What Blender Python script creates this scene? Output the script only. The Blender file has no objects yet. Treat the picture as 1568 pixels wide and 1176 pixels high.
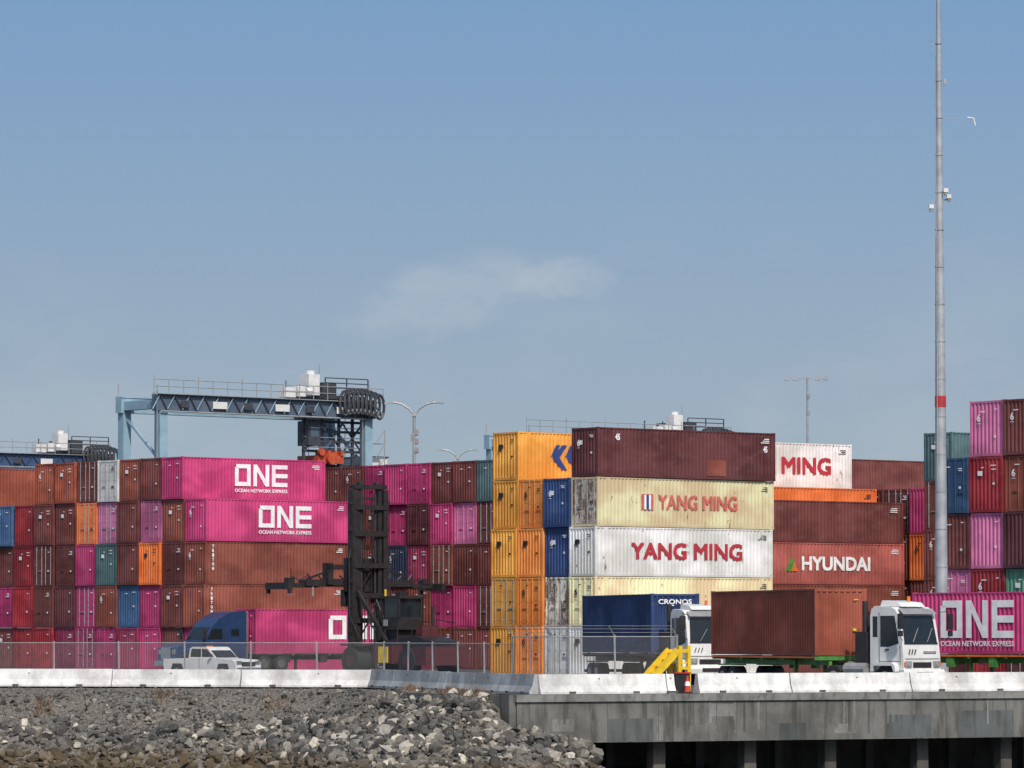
import bpy, math, random
import numpy as np
from mathutils import Vector, Matrix
R = random.Random(7)
F = 6720.0
D2 = math.radians
def sx(b, d):            # surveyed bearing (1/6720 rad from the x=0 axis) and distance -> world x
    return (b-784)*d/F
def lin(c):
    c = c/255.0
    return c/12.92 if c <= 0.04045 else ((c+0.055)/1.055)**2.4
GAIN = 0.86
def col(r, g, b, k=1.0, des=.06):
    l = [lin(v)/GAIN*k for v in (r, g, b)]; y = .3*l[0]+.6*l[1]+.1*l[2]
    return tuple(min(0.9, v*(1-des)+y*des+.004) for v in l)+(1,)  # greyed and lifted slightly: distance haze put into the colours

# ------------------------------------------------------------------ materials
def newmat(name):
    m = bpy.data.materials.new(name); m.use_nodes = True
    nt = m.node_tree
    return m, nt, nt.nodes['Principled BSDF']
def nd(nt, t, **kw):
    n = nt.nodes.new(t)
    for k, v in kw.items(): setattr(n, k, v)
    return n
def mixc(nt, fac, a, b, blend='MIX'):
    n = nd(nt, 'ShaderNodeMix', data_type='RGBA', blend_type=blend)
    for i, v in ((0, fac), (6, a), (7, b)):
        if isinstance(v, (int, float, tuple)): n.inputs[i].default_value = v
        else: nt.links.new(v, n.inputs[i])
    return n.outputs[2]
def ramp(nt, src, lo, hi):
    n = nd(nt, 'ShaderNodeMapRange'); n.interpolation_type = 'SMOOTHSTEP'
    nt.links.new(src, n.inputs[0]); n.inputs[1].default_value = lo; n.inputs[2].default_value = hi
    return n.outputs[0]
def coords(nt, scale, rnd=True):
    tc = nd(nt, 'ShaderNodeTexCoord'); mp = nd(nt, 'ShaderNodeMapping')
    mp.inputs['Scale'].default_value = scale
    nt.links.new(tc.outputs['Object'], mp.inputs['Vector'])
    if rnd:
        oi = nd(nt, 'ShaderNodeObjectInfo'); mu = nd(nt, 'ShaderNodeMath', operation='MULTIPLY')
        nt.links.new(oi.outputs['Random'], mu.inputs[0]); mu.inputs[1].default_value = 97.0
        nt.links.new(mu.outputs[0], mp.inputs['Location'])
    return mp.outputs[0]
def noise(nt, vec, scale, detail=4, rough=0.6):
    n = nd(nt, 'ShaderNodeTexNoise'); n.inputs['Scale'].default_value = scale
    n.inputs['Detail'].default_value = detail; n.inputs['Roughness'].default_value = rough
    nt.links.new(vec, n.inputs['Vector']); return n.outputs[0]
def paint(name, c, rust=0.3, dirt=0.35, rough=0.6, metal=0.0, dust_haze=.28):
    m, nt, p = newmat(name)
    a = noise(nt, coords(nt, (0.35, 0.35, 0.5)), 1.0, 2)
    light = tuple(min(.9, v*1.22+0.014) for v in c[:3])+(1,)
    dark = tuple(v*0.80 for v in c[:3])+(1,)
    base = mixc(nt, ramp(nt, a, .35, .65), dark, light)
    # per-box fading: every box has aged differently
    oi = nd(nt, 'ShaderNodeObjectInfo')
    fd = nd(nt, 'ShaderNodeMapRange'); nt.links.new(oi.outputs['Random'], fd.inputs[0]); fd.inputs[3].default_value = .8; fd.inputs[4].default_value = 1.18
    hs = nd(nt, 'ShaderNodeHueSaturation'); nt.links.new(base, hs.inputs['Color']); nt.links.new(fd.outputs[0], hs.inputs['Value'])
    base = hs.outputs[0]
    ch = noise(nt, coords(nt, (.8, .8, 1.6)), 1.2, 5, .7)
    f0 = nd(nt, 'ShaderNodeMath', operation='MULTIPLY'); nt.links.new(ramp(nt, ch, .5, .75), f0.inputs[0]); f0.inputs[1].default_value = dust_haze
    base = mixc(nt, f0.outputs[0], base, tuple(min(.8, v*.75+.13) for v in c[:3])+(1,))  # patchy dust grey in the paint, standing in for haze
    s = noise(nt, coords(nt, (3.2, 3.2, 0.22)), 1.0, 4)
    f = nd(nt, 'ShaderNodeMath', operation='MULTIPLY'); nt.links.new(ramp(nt, s, .48, .72), f.inputs[0]); f.inputs[1].default_value = dirt
    base = mixc(nt, f.outputs[0], base, tuple(v*0.45+.012 for v in c[:3])+(1,))
    r = noise(nt, coords(nt, (1.6, 1.6, 0.7)), 1.3, 6, .74)
    th = 0.70-0.2*rust
    g = nd(nt, 'ShaderNodeMath', operation='MULTIPLY'); nt.links.new(ramp(nt, r, th, th+.07), g.inputs[0]); g.inputs[1].default_value = .85
    base = mixc(nt, g.outputs[0], base, (.13, .058, .034, 1))
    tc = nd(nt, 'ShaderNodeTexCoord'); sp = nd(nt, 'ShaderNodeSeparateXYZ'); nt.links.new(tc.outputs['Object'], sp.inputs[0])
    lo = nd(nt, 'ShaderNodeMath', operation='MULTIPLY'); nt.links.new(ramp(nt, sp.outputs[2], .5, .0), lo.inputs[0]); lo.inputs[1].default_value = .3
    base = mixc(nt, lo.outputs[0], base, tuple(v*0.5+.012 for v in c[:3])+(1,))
    nt.links.new(base, p.inputs['Base Color'])
    p.inputs['Roughness'].default_value = rough; p.inputs['Metallic'].default_value = metal
    p.inputs['Specular IOR Level'].default_value = .35
    return m
def plain(name, c, rough=.6, metal=0, var=.15, scale=2.0):
    m, nt, p = newmat(name)
    a = noise(nt, coords(nt, (1, 1, 1)), scale, 3)
    base = mixc(nt, ramp(nt, a, .3, .7), tuple(v*(1-var) for v in c[:3])+(1,), tuple(min(.95, v*(1+var)) for v in c[:3])+(1,))
    nt.links.new(base, p.inputs['Base Color'])
    p.inputs['Roughness'].default_value = rough; p.inputs['Metallic'].default_value = metal
    return m
C = {
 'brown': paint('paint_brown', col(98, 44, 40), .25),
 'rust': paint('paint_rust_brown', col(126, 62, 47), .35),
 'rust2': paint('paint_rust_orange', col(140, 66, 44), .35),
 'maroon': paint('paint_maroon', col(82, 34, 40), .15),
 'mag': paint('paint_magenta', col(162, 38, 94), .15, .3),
 'one': paint('paint_bright_magenta', col(180, 46, 106), .1, .25, dust_haze=.16),
 'dmag': paint('paint_dark_magenta', col(130, 34, 70), .15, .3),
 'pink': paint('paint_faded_pink', col(184, 98, 140), .25, .3),
 'red': paint('paint_red', col(140, 24, 36), .15),
 'white': paint('paint_white', col(212, 212, 206), .45, .24, dust_haze=.1),
 'wrust': paint('paint_white_rusty', col(206, 198, 182), 1.15, .6, dust_haze=.1),
 'cream': paint('paint_cream', col(228, 204, 160), .45, .2, dust_haze=.1),
 'orange': paint('paint_orange', col(230, 130, 46), .4, .3, dust_haze=.12),
 'dorange': paint('paint_deep_orange', col(224, 106, 32), .3, .3, dust_haze=.12),
 'yel': paint('paint_amber', col(218, 146, 42), .4, .3, dust_haze=.12),
 'ymb': paint('paint_oxide', col(94, 42, 44), .1, .2),
 'blue': paint('paint_blue', col(32, 60, 108), .2),
 'navy': paint('paint_navy', col(36, 46, 70), .15),
 'lblue': paint('paint_steel_blue', col(50, 84, 122), .25),
 'teal': paint('paint_teal', col(60, 88, 92), .2),
 'green': paint('paint_sea_green', col(70, 120, 100), .2),
 'salm': paint('paint_salmon', col(152, 74, 66), .4, .35),
}
M_WH = plain('lettering_white', col(228, 226, 226), .6)
M_RED = plain('lettering_red', col(168, 36, 50), .6)
M_BLU = plain('lettering_blue', col(34, 62, 126), .6)
M_STEEL = plain('galvanised_steel', (.36, .37, .37, 1), .5, .3)
M_DARK = plain('black_machinery', (.022, .019, .021, 1), .55, 0, .3)
M_BLACKRUB = plain('rubber', (.025, .025, .025, 1), .8)
M_GLASS = plain('tinted_glass', (.015, .02, .025, 1), .08)
M_CABW = plain('cab_white_paint', (.70, .70, .68, 1), .35, 0, .08)
M_YEL = plain('safety_yellow', (.75, .50, .02, 1), .5)
M_GRN = plain('chassis_green', (.08, .26, .05, 1), .5, 0, .3)
M_ORG = plain('safety_orange', (.75, .17, .03, 1), .5)
M_RDL = plain('lamp_red', (.5, .02, .02, 1), .4)
M_CRANE = plain('crane_blue_grey', col(128, 158, 174), .5, 0, .12, .6)
M_CRDK = plain('crane_dark_blue', col(76, 90, 108), .5, 0, .2, .6)
M_CRNAVY = plain('crane_navy', col(48, 72, 106), .5, 0, .2, .6)
M_NAVYT = plain('truck_blue', (.03, .065, .16, 1), .25, .3, .1)
M_CHROME = plain('polished_metal', (.6, .6, .6, 1), .25, .9)

# ------------------------------------------------------------------ builder
class B:
    def __init__(s): s.v = []; s.f = []; s.m = []
    def add(s, vs, fs, m=0):
        o = len(s.v); s.v += [tuple(v) for v in vs]
        s.f += [tuple(i+o for i in f) for f in fs]; s.m += [m]*len(fs)
    def box(s, c, d, m=0, rz=0.0):
        hx, hy, hz = d[0]/2, d[1]/2, d[2]/2; ca, sa = math.cos(rz), math.sin(rz)
        vs = []
        for z in (-hz, hz):
            for x, y in ((-hx, -hy), (hx, -hy), (hx, hy), (-hx, hy)):
                vs.append((c[0]+x*ca-y*sa, c[1]+x*sa+y*ca, c[2]+z))
        s.add(vs, [(3, 2, 1, 0), (4, 5, 6, 7), (0, 1, 5, 4), (1, 2, 6, 5), (2, 3, 7, 6), (3, 0, 4, 7)], m)
    def bb(s, x0, x1, y0, y1, z0, z1, m=0):
        s.box(((x0+x1)/2, (y0+y1)/2, (z0+z1)/2), (x1-x0, y1-y0, z1-z0), m)
    def beam(s, p, q, w, h, m=0):
        p = Vector(p); q = Vector(q); d = (q-p).normalized()
        up = Vector((0, 0, 1)) if abs(d.z) < .95 else Vector((1, 0, 0))
        a = d.cross(up).normalized(); b = a.cross(d)
        vs = []
        for e in (p, q):
            for i, j in ((-1, -1), (1, -1), (1, 1), (-1, 1)): vs.append(e+a*(i*w/2)+b*(j*h/2))
        s.add(vs, [(3, 2, 1, 0), (4, 5, 6, 7), (0, 1, 5, 4), (1, 2, 6, 5), (2, 3, 7, 6), (3, 0, 4, 7)], m)
    def cyl(s, p, q, r, m=0, n=10, r2=None):
        r2 = r if r2 is None else r2
        p = Vector(p); q = Vector(q); d = (q-p).normalized()
        up = Vector((0, 0, 1)) if abs(d.z) < .95 else Vector((1, 0, 0))
        a = d.cross(up).normalized(); b = a.cross(d); vs = []
        for e, rr in ((p, r), (q, r2)):
            for i in range(n):
                t = 2*math.pi*i/n; vs.append(e+a*(math.cos(t)*rr)+b*(math.sin(t)*rr))
        fs = [(i, (i+1) % n, n+(i+1) % n, n+i) for i in range(n)]
        fs += [tuple(range(n))[::-1], tuple(range(n, 2*n))]
        s.add(vs, fs, m)
    def path(s, pts, r, m=0, n=6):
        for a, b in zip(pts[:-1], pts[1:]): s.cyl(a, b, r, m, n)
    def prism(s, prof, y0, y1, m=0):
        n = len(prof)
        vs = [(x, y0, z) for x, z in prof]+[(x, y1, z) for x, z in prof]
        s.add(vs, [tuple(range(n)), tuple(range(n, 2*n))[::-1]]+[(i, i+n, (i+1) % n+n, (i+1) % n) for i in range(n)], m)
    def obj(s, name, mats, loc=(0, 0, 0), rz=0, bevel=0, parent=None, scale=1):
        me = bpy.data.meshes.new(name); me.from_pydata(s.v, [], s.f)
        for m in mats: me.materials.append(m)
        me.polygons.foreach_set('material_index', s.m)
        import bmesh
        bm = bmesh.new(); bm.from_mesh(me); bmesh.ops.recalc_face_normals(bm, faces=bm.faces); bm.to_mesh(me); bm.free()
        me.update()
        o = bpy.data.objects.new(name, me); bpy.context.collection.objects.link(o)
        o.location = loc; o.rotation_euler = (0, 0, rz); o.scale = (scale,)*3
        if bevel:
            b = o.modifiers.new('bevel', 'BEVEL'); b.width = bevel; b.segments = 2; b.limit_method = 'ANGLE'; b.angle_limit = D2(35)
        if parent: o.parent = parent
        return o

# ------------------------------------------------------------------ lettering
def text_geo(txt):
    cu = bpy.data.curves.new('t', 'FONT'); cu.body = txt; cu.size = 1; cu.resolution_u = 3
    o = bpy.data.objects.new('t', cu); bpy.context.collection.objects.link(o)
    dg = bpy.context.evaluated_depsgraph_get(); me = o.evaluated_get(dg).to_mesh()
    v = [(a.co.x, a.co.y) for a in me.vertices]; f = [tuple(p.vertices) for p in me.polygons]
    o.evaluated_get(dg).to_mesh_clear(); bpy.data.objects.remove(o); bpy.data.curves.remove(cu)
    x0 = min(a[0] for a in v); x1 = max(a[0] for a in v); y0 = min(a[1] for a in v); y1 = max(a[1] for a in v)
    return [((a-x0)/(x1-x0), (b-y0)/(y1-y0)) for a, b in v], f
_tc = {}
def tg(t):
    if t not in _tc: _tc[t] = text_geo(t)
    return _tc[t]
def _lay(b, fn, f, v, w, h, m, bold):
    k = bold*h; sh = ((0, 0),) if k == 0 else ((-k, -k), (k, k), (-k, k), (k, -k), (0, 0))
    for i, (dx, dz) in enumerate(sh):
        b.add([fn(k+u*(w-2*k)+dx, k+q*(h-2*k)+dz, .0015*i) for u, q in v], f, m)
def side_text(b, txt, x, z, w, h, m=0, bold=.03, y=-.008):
    v, f = tg(txt); _lay(b, lambda u, q, e: (x+u, y-e, z+q), f, v, w, h, m, bold)
def end_text(b, txt, y, z, w, h, m=0, bold=.03, x=-.03):   # y = left edge as seen (higher y is left)
    v, f = tg(txt); _lay(b, lambda u, q, e: (x-e, y-u, z+q), f, v, w, h, m, bold)
def one_logo(b, x, z, w, h, m=0, y=-.008):
    lw = w*.3; g = w*.05; t = h*.19
    def q(pts): b.add([(x+u, y, z+k) for u, k in pts], [tuple(range(len(pts)))], m)
    def r(a, c, d, e): q([(a, c), (d, c), (d, e), (a, e)])
    r(0, 0, t*1.1, h*.86); r(t*1.1, 0, lw, t); r(lw-t*1.1, t, lw, h); r(t*.4, h-t, lw-t*1.1, h)
    o = lw+g
    r(o, 0, o+t*1.1, h); r(o+lw-t*1.1, 0, o+lw, h); q([(o+t*1.1, h), (o+t*1.1, h-t*1.7), (o+lw-t*1.1, 0), (o+lw-t*1.1, t*1.7)])
    o = 2*(lw+g)
    r(o, 0, o+t*1.1, h)
    for k in (0, (h-t)/2, h-t): r(o+t*1.1, k, o+lw, k+t)

# ------------------------------------------------------------------ containers
W = 2.44
def cont_mesh(name, L, H, end, posts45=False, mark=True, seed=0):
    b = B(); rr = random.Random(seed*31+5)
    for x in (0, L):
        for y in (0, W):
            sxn = 1 if x == 0 else -1; syn = 1 if y == 0 else -1
            for z in (0, H-.12):
                b.bb(min(x-.004*sxn, x+.178*sxn), max(x-.004*sxn, x+.178*sxn), min(y-.004*syn, y+.162*syn), max(y-.004*syn, y+.162*syn), z, z+.12, 1)
            b.bb(min(x, x+.11*sxn), max(x, x+.11*sxn), min(y, y+.12*syn), max(y, y+.12*syn), .12, H-.12, 1)
    for y0, y1 in ((0, .08), (W-.08, W)):
        b.bb(.178, L-.178, y0+.004, y1-.004, .01, .16, 1); b.bb(.178, L-.178, y0+.004, y1-.004, H-.09, H-.02, 1)
    for x0, x1 in ((0, .09), (L-.09, L)):
        b.bb(x0+.004, x1-.004, .162, W-.162, .01, .16, 1); b.bb(x0+.004, x1-.004, .162, W-.162, H-.13, H-.02, 1)
    if posts45:
        for x in (.76, L-.9): b.bb(x, x+.15, 0.002, .07, .16, H-.09, 1)
    b.bb(.1, L-.1, .1, W-.1, H-.05, H-.03, 0); b.bb(.1, L-.1, .1, W-.1, .1, .14, 1)
    def wall(u0, u1, z0, z1, pos, inn, axis):
        pts = []; u = u0; k = 0
        seq = ((.072, 0), (.068, 1), (.072, 1), (.068, 0))
        pts.append((u, 0))
        while u < u1-.08:
            du, o = seq[k % 4]; u = min(u1, u+du); pts.append((u, o)); k += 1
        pts.append((u1, pts[-1][1]))
        vs = []
        for u, o in pts:
            d = pos+inn*(.012+.05*o)
            for z in (z0, z1): vs.append((u, d, z) if axis == 'x' else (d, u, z))
        b.add(vs, [(2*i, 2*i+2, 2*i+3, 2*i+1) for i in range(len(pts)-1)], 0)
    wall(.11, L-.11, .16, H-.09, 0, 1, 'x'); wall(.11, L-.11, .16, H-.09, W, -1, 'x'); wall(.12, W-.12, .16, H-.13, L, -1, 'y')
    if end == 'front':
        wall(.12, W-.12, .16, H-.13, 0, 1, 'y')
    else:
        for y0, y1 in ((.125, W/2-.012), (W/2+.012, W-.125)):
            b.bb(.03, .06, y0, y1, .17, H-.14, 0)
            for i in range(4):
                z = .35+i*(H-.6)/4; b.bb(.022, .03, y0+.12, y1-.12, z, z+.42, 0)
            for yy in (y0+.2, y1-.25):
                b.cyl((0.0, yy, .1), (0.0, yy, H-.07), .024, 3, 6)
                for z in (.3, H*.5, H-.35): b.bb(-.01, .03, yy-.06, yy+.06, z, z+.07, 3)
            b.bb(-.03, 0, y0+.2, y0+.62, 1.05, 1.1, 3)
    if mark:
        end_text(b, '6', W-.55, H-1.1, .26, .4, 2, .04); b.bb(-.034, -.03, W-.82, W-.54, H-1.2, H-1.17, 2)
    n = rr.choice([1, 2, 3])
    for i in range(n):
        w = rr.uniform(.18, .42); z = H-.5-i*.1; y0 = .4 if rr.random() < .7 else 1.3
        b.bb(-.032, -.028, y0, y0+w, z, z+.05, 2)
    if rr.random() < .7: zz = rr.uniform(.9, 1.5); b.bb(-.032, -.028, .5, .66, zz, zz+.12, 2)
    if rr.random() < .4: b.bb(-.032, -.028, 1.4, 1.75, 1.9, 2.15, 2)
    for i in range(3):
        w = rr.uniform(.3, .7); z = H-.42-i*.11
        b.bb(L-.5-w, L-.5, -.006, -.002, z, z+.05, 2)
    me_o = b.obj(name, [None]*4)
    me = me_o.data; bpy.data.objects.remove(me_o)
    return me
L40 = 12.19; L45 = 13.72; HC = 2.896; ST = 2.591
MESH = {('40', 'f'): [cont_mesh('c40f', L40, HC, 'front', seed=1)]+[cont_mesh('c40g%d' % i, L40, HC, 'front', mark=False, seed=2+i) for i in range(3)],
        ('40', 'd'): [cont_mesh('c40d', L40, HC, 'door', seed=6)]+[cont_mesh('c40e%d' % i, L40, HC, 'door', mark=False, seed=7+i) for i in range(2)],
        ('45', 'f'): [cont_mesh('c45f', L45, HC, 'front', True, seed=10)],
        ('45', 'd'): [cont_mesh('c45d', L45, HC, 'door', True, seed=11), cont_mesh('c45e', L45, HC, 'door', True, False, seed=12)],
        ('st', 'f'): [cont_mesh('cstf', L40, ST, 'front', mark=False, seed=13)]}
def container(x, y, z, ang, colr, kind='40', end=None, jit=True, mk=False):
    end = end or R.choice('ffd')
    if kind == 'st': end = 'f'
    ml = MESH[(kind, end)]
    me = ml[0] if mk or R.random() < .08 else R.choice(ml[1:] or ml)
    o = bpy.data.objects.new('shipping_container', me); bpy.context.collection.objects.link(o)
    j = R.uniform(-.12, .12) if jit else 0; k = R.uniform(-.03, .03) if jit else 0
    o.location = (x+j*math.cos(ang)-k*math.sin(ang), y+j*math.sin(ang)+k*math.cos(ang), z+.004); o.rotation_euler = (0, 0, ang+(D2(R.uniform(-.3, .3)) if jit else 0))
    bar = M_STEEL if (colr in ('white', 'wrust') or R.random() < .35) else C[colr]
    mats = [C[colr], C[colr], M_WH if colr not in ('white', 'cream', 'wrust', 'yel', 'orange', 'dorange') else M_DARK, bar]
    for i, m in enumerate(mats):
        o.material_slots[i].link = 'OBJECT'; o.material_slots[i].material = m
    return o
def decal(o, fn, mats, name='lettering'):
    b = B(); fn(b); d = b.obj(name, mats, parent=o); return d
def stack(x, y, ang, cols, pitch, mk=False):
    out = {}
    for k, c in enumerate(cols):
        cx = x-math.sin(ang)*pitch*k; cy = y+math.cos(ang)*pitch*k; z = 0
        for r, s in enumerate(c):
            if isinstance(s, str): s = (s, '40')
            h = ST if s[1] == 'st' else HC
            out[(k, r)] = container(cx, cy, z, ang, s[0], s[1], s[2] if len(s) > 2 else None, True, mk and R.random() < .7)
            z += h+.008
    return out
VT = lambda s: (lambda b: [side_text(b, ch, .55, 2.45-i*.3, .16, .22, 0, .05) for i, ch in enumerate(s)])
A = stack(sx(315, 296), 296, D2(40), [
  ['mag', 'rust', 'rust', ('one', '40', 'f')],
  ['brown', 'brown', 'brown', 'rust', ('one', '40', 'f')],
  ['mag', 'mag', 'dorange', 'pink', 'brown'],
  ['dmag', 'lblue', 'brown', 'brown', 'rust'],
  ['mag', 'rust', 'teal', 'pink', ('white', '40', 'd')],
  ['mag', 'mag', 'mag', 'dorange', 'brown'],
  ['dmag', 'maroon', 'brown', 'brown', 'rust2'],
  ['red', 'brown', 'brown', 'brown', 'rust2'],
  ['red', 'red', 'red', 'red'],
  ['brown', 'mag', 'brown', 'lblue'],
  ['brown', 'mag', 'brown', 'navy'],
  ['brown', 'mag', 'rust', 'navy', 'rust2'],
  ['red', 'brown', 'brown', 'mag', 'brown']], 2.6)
def onefn(b):
    one_logo(b, 4.4, .98, 4.5, 1.5); side_text(b, 'OCEAN NETWORK EXPRESS', 4.4, .55, 4.5, .24, 0, .03)
decal(A[(0, 3)], onefn, [M_WH]); decal(A[(1, 4)], onefn, [M_WH])
for k in ((0, 2), (0, 1), (11, 4)): decal(A[k], VT('TRITON'), [M_WH])
stack(sx(765, 303), 303, D2(40), [
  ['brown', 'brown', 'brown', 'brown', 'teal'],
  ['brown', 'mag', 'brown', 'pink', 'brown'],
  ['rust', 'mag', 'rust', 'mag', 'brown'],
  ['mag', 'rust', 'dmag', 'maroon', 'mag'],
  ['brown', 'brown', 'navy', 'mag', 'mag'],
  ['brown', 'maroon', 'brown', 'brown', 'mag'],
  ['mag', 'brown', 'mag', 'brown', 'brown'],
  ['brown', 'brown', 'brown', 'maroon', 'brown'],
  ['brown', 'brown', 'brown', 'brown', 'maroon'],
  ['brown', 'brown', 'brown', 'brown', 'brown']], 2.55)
Cb = stack(sx(913, 255.5), 255.5, D2(38), [
  [('white', '45', 'f'), ('cream', '45', 'd'), ('white', '45', 'f'), ('cream', '45', 'd'), ('ymb', '45', 'f')],
  [('white', '45', 'd'), ('wrust', '45', 'd'), ('blue', '45', 'f'), ('blue', '45', 'f')],
  [('orange', '45', 'd'), ('orange', '45', 'd'), ('orange', '45', 'f'), ('orange', '45', 'd')],
  [('yel', '45', 'f'), ('yel', '45', 'd'), ('yel', '45', 'f'), ('yel', '45', 'f'), ('yel', '45', 'f')]], 2.5, True)
decal(Cb[(0, 3)], lambda b: [b.bb(.014, .021, y0, y0+1.08, .18, 2.74, 0) for y0 in (.13, 1.235)], [C['wrust']], 'rusty_door_skin')
decal(Cb[(0, 2)], lambda b: side_text(b, 'YANG MING', 2.7, 1.0, 8.6, 1.0, 0, .04), [M_RED])
M_REDF = plain('lettering_faded_red', col(190, 92, 80), .6)
def ym2(b):
    side_text(b, 'YANG MING', 4.6, 1.05, 6.2, .88, 0, .035)
    b.bb(3.35, 4.25, -.012, -.008, 1.0, 1.95, 1); b.bb(3.55, 4.05, -.016, -.013, 1.05, 1.9, 2); b.bb(3.7, 3.9, -.02, -.017, 1.05, 1.9, 3)
decal(Cb[(0, 3)], ym2, [M_REDF, M_REDF, M_WH, M_BLU])
decal(Cb[(0, 4)], lambda b: (side_text(b, '45', 1.3, 2.15, .36, .38, 0, .04), side_text(b, '45', 12.75, 1.7, .32, .38, 0, .04)), [M_WH])
decal(Cb[(0, 4)], lambda b: b.bb(8.3, 9.8, -.008, -.004, .2, 1.15, 0), [C['rust']], 'repair_patch')
def kl(b):
    for dx in (2.6, 3.7):
        b.add([(dx, -.01, 1.35), (dx+.75, -.01, 2.15), (dx+1.15, -.01, 2.15), (dx+.55, -.01, 1.4), (dx+1.15, -.01, .65), (dx+.75, -.01, .65)], [(0, 1, 2, 3), (0, 3, 4, 5)], 0)
        b.add([(dx-.1, -.012, 1.45), (dx+.3, -.012, 2.15), (dx+.62, -.012, 2.15), (dx+.2, -.012, 1.45)], [(0, 1, 2, 3)], 0)
decal(Cb[(3, 4)], kl, [M_BLU])
Db = stack(15.07, 268.5, D2(38), [
  ['brown', ('rust', 'st'), ('salm', 'st'), ('brown', 'st')],
  ['brown', 'brown', 'brown', 'dorange'],
  ['brown', 'brown', 'brown', 'brown', 'white'],
  ['brown', 'brown', 'brown', 'brown']], 2.5)
def hy(b):
    side_text(b, 'HYUNDAI', 3.6, .85, 5.7, .88, 0, .045)
    b.add([(2.3, -.01, .8), (3.3, -.01, .8), (2.75, -.01, 1.75)], [(0, 1, 2)], 1); b.add([(2.75, -.012, .8), (3.3, -.012, .8), (2.95, -.012, 1.35)], [(0, 1, 2)], 2)
decal(Db[(0, 2)], hy, [M_WH, M_GRN, M_ORG])
decal(Db[(2, 4)], lambda b: (side_text(b, 'MING', 6.2, .9, 4.2, 1.1, 0, .045), side_text(b, 'YANG', 1.2, .9, 4.0, 1.1, 0, .045)), [M_RED])
stack(26.6, 274.5, D2(38), [['brown', 'brown', 'dorange', 'mag'], ['brown', 'brown', 'brown', 'maroon'], ['brown', 'brown', 'brown', 'brown']], 2.5)
stack(21.9, 301, D2(38), [['brown']*5, ['brown']*5], 2.5)
stack(34.5, 311, D2(38), [['brown', 'mag', 'brown', 'rust'], ['brown']*4], 2.5)
stack(sx(1457, 262), 262, D2(38), [['brown', 'brown', 'brown', 'brown', 'teal']], 2.5)
stack(25.3+1.54*3, 226-1.97*3, D2(38), [
  ['mag', 'brown', 'mag', 'brown', 'brown'],
  ['brown', 'rust', 'brown', 'mag', 'brown'],
  ['brown', 'green', 'maroon', 'rust', 'brown'],
  ['red', 'red', 'pink', 'red', 'pink'],
  ['brown', 'pink', 'brown', 'lblue']], 2.5, True)

# ------------------------------------------------------------------ ground, wharf, barrier, fence
def concrete_mat(name, c, stain=.5, sc=(.4, .4, .1)):
    m, nt, p = newmat(name)
    a = noise(nt, coords(nt, (1, 1, 1), False), .5, 6, .65)
    base = mixc(nt, ramp(nt, a, .3, .7), tuple(v*.62 for v in c)+(1,), tuple(v*1.2 for v in c)+(1,))
    s = noise(nt, coords(nt, sc, False), 4.0, 6)
    f = nd(nt, 'ShaderNodeMath', operation='MULTIPLY'); nt.links.new(ramp(nt, s, .46, .68), f.inputs[0]); f.inputs[1].default_value = stain
    base = mixc(nt, f.outputs[0], base, (c[0]*.36, c[1]*.33, c[2]*.29, 1))
    g = noise(nt, coords(nt, (1, 1, 1), False), 14, 4)
    base = mixc(nt, .35, base, mixc(nt, g, (.25, .25, .25, 1), (1, 1, 1, 1)), 'MULTIPLY')
    nt.links.new(base, p.inputs['Base Color']); p.inputs['Roughness'].default_value = .9
    bp = nd(nt, 'ShaderNodeBump'); bp.inputs['Strength'].default_value = .4; bp.inputs['Distance'].default_value = .03
    nt.links.new(g, bp.inputs['Height']); nt.links.new(bp.outputs[0], p.inputs['Normal'])
    return m
M_ASPH = concrete_mat('yard_asphalt', (.10, .10, .10), .4, (.1, .1, .1))
M_FAS = concrete_mat('wharf_concrete', (.175, .175, .16), .8, (.6, .6, .09))
M_FAS2 = concrete_mat('wharf_patch_concrete', (.115, .125, .125), .5, (.8, .8, .1))
M_FAS3 = concrete_mat('wharf_light_concrete', (.25, .25, .235), .7, (.7, .7, .3))
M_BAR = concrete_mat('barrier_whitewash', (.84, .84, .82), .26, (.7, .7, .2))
M_PILE = concrete_mat('pile_concrete', (.13, .12, .105), .6)
gb = B()
GP = [(-3000, 420), (-150, 216.4), (-24.9, 205.0), (-6.9, 201.0), (.2, 176.2), (22.3, 188.0), (80, 219), (3000, 1800), (3000, 7000), (-3000, 7000)]
gb.add([(x, y, 0) for x, y in GP], [tuple(range(len(GP)))], 0)
gb.obj('ground', [M_ASPH])
wb = B()
wa = math.atan2(188-176.2, 22.3-.2)
ux, uy = math.cos(wa), math.sin(wa); nx, ny = -math.sin(wa), math.cos(wa)
def WP(u, v, z=0): return (.2+ux*u+nx*v, 176.2+uy*u+ny*v, z)
def wbox(u0, u1, v0, v1, z0, z1, m):
    vs = [WP(u, v, z) for z in (z0, z1) for u, v in ((u0, v0), (u1, v0), (u1, v1), (u0, v1))]
    wb.add(vs, [(3, 2, 1, 0), (4, 5, 6, 7), (0, 1, 5, 4), (1, 2, 6, 5), (2, 3, 7, 6), (3, 0, 4, 7)], m)
wbox(0, 90, 0, .6, -1.95, -.30, 0)
wbox(-.06, 90, -.09, .6, -.296, -.008, 1)
rr = random.Random(3)
u = 1.1
while u < 60:
    wbox(u, u+.03, -.012, 0.01, -1.94, -.31, 3); u += rr.choice([3.05, 3.05, 6.1, 4.2])
for u0, u1, z0, z1, m in ((4.2, 6.3, -1.93, -1.0, 2), (6.45, 6.75, -1.9, -.9, 1), (12.3, 13.6, -1.93, -1.25, 2), (17.5, 19.8, -1.9, -.95, 2), (1.6, 2.6, -1.5, -1.0, 1), (9, 10.1, -.95, -.45, 1), (21.2, 24, -1.93, -.8, 2), (15, 16.1, -1.7, -1.3, 1)):
    wbox(u0, u1, -.006, .02, z0, z1, m)
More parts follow.
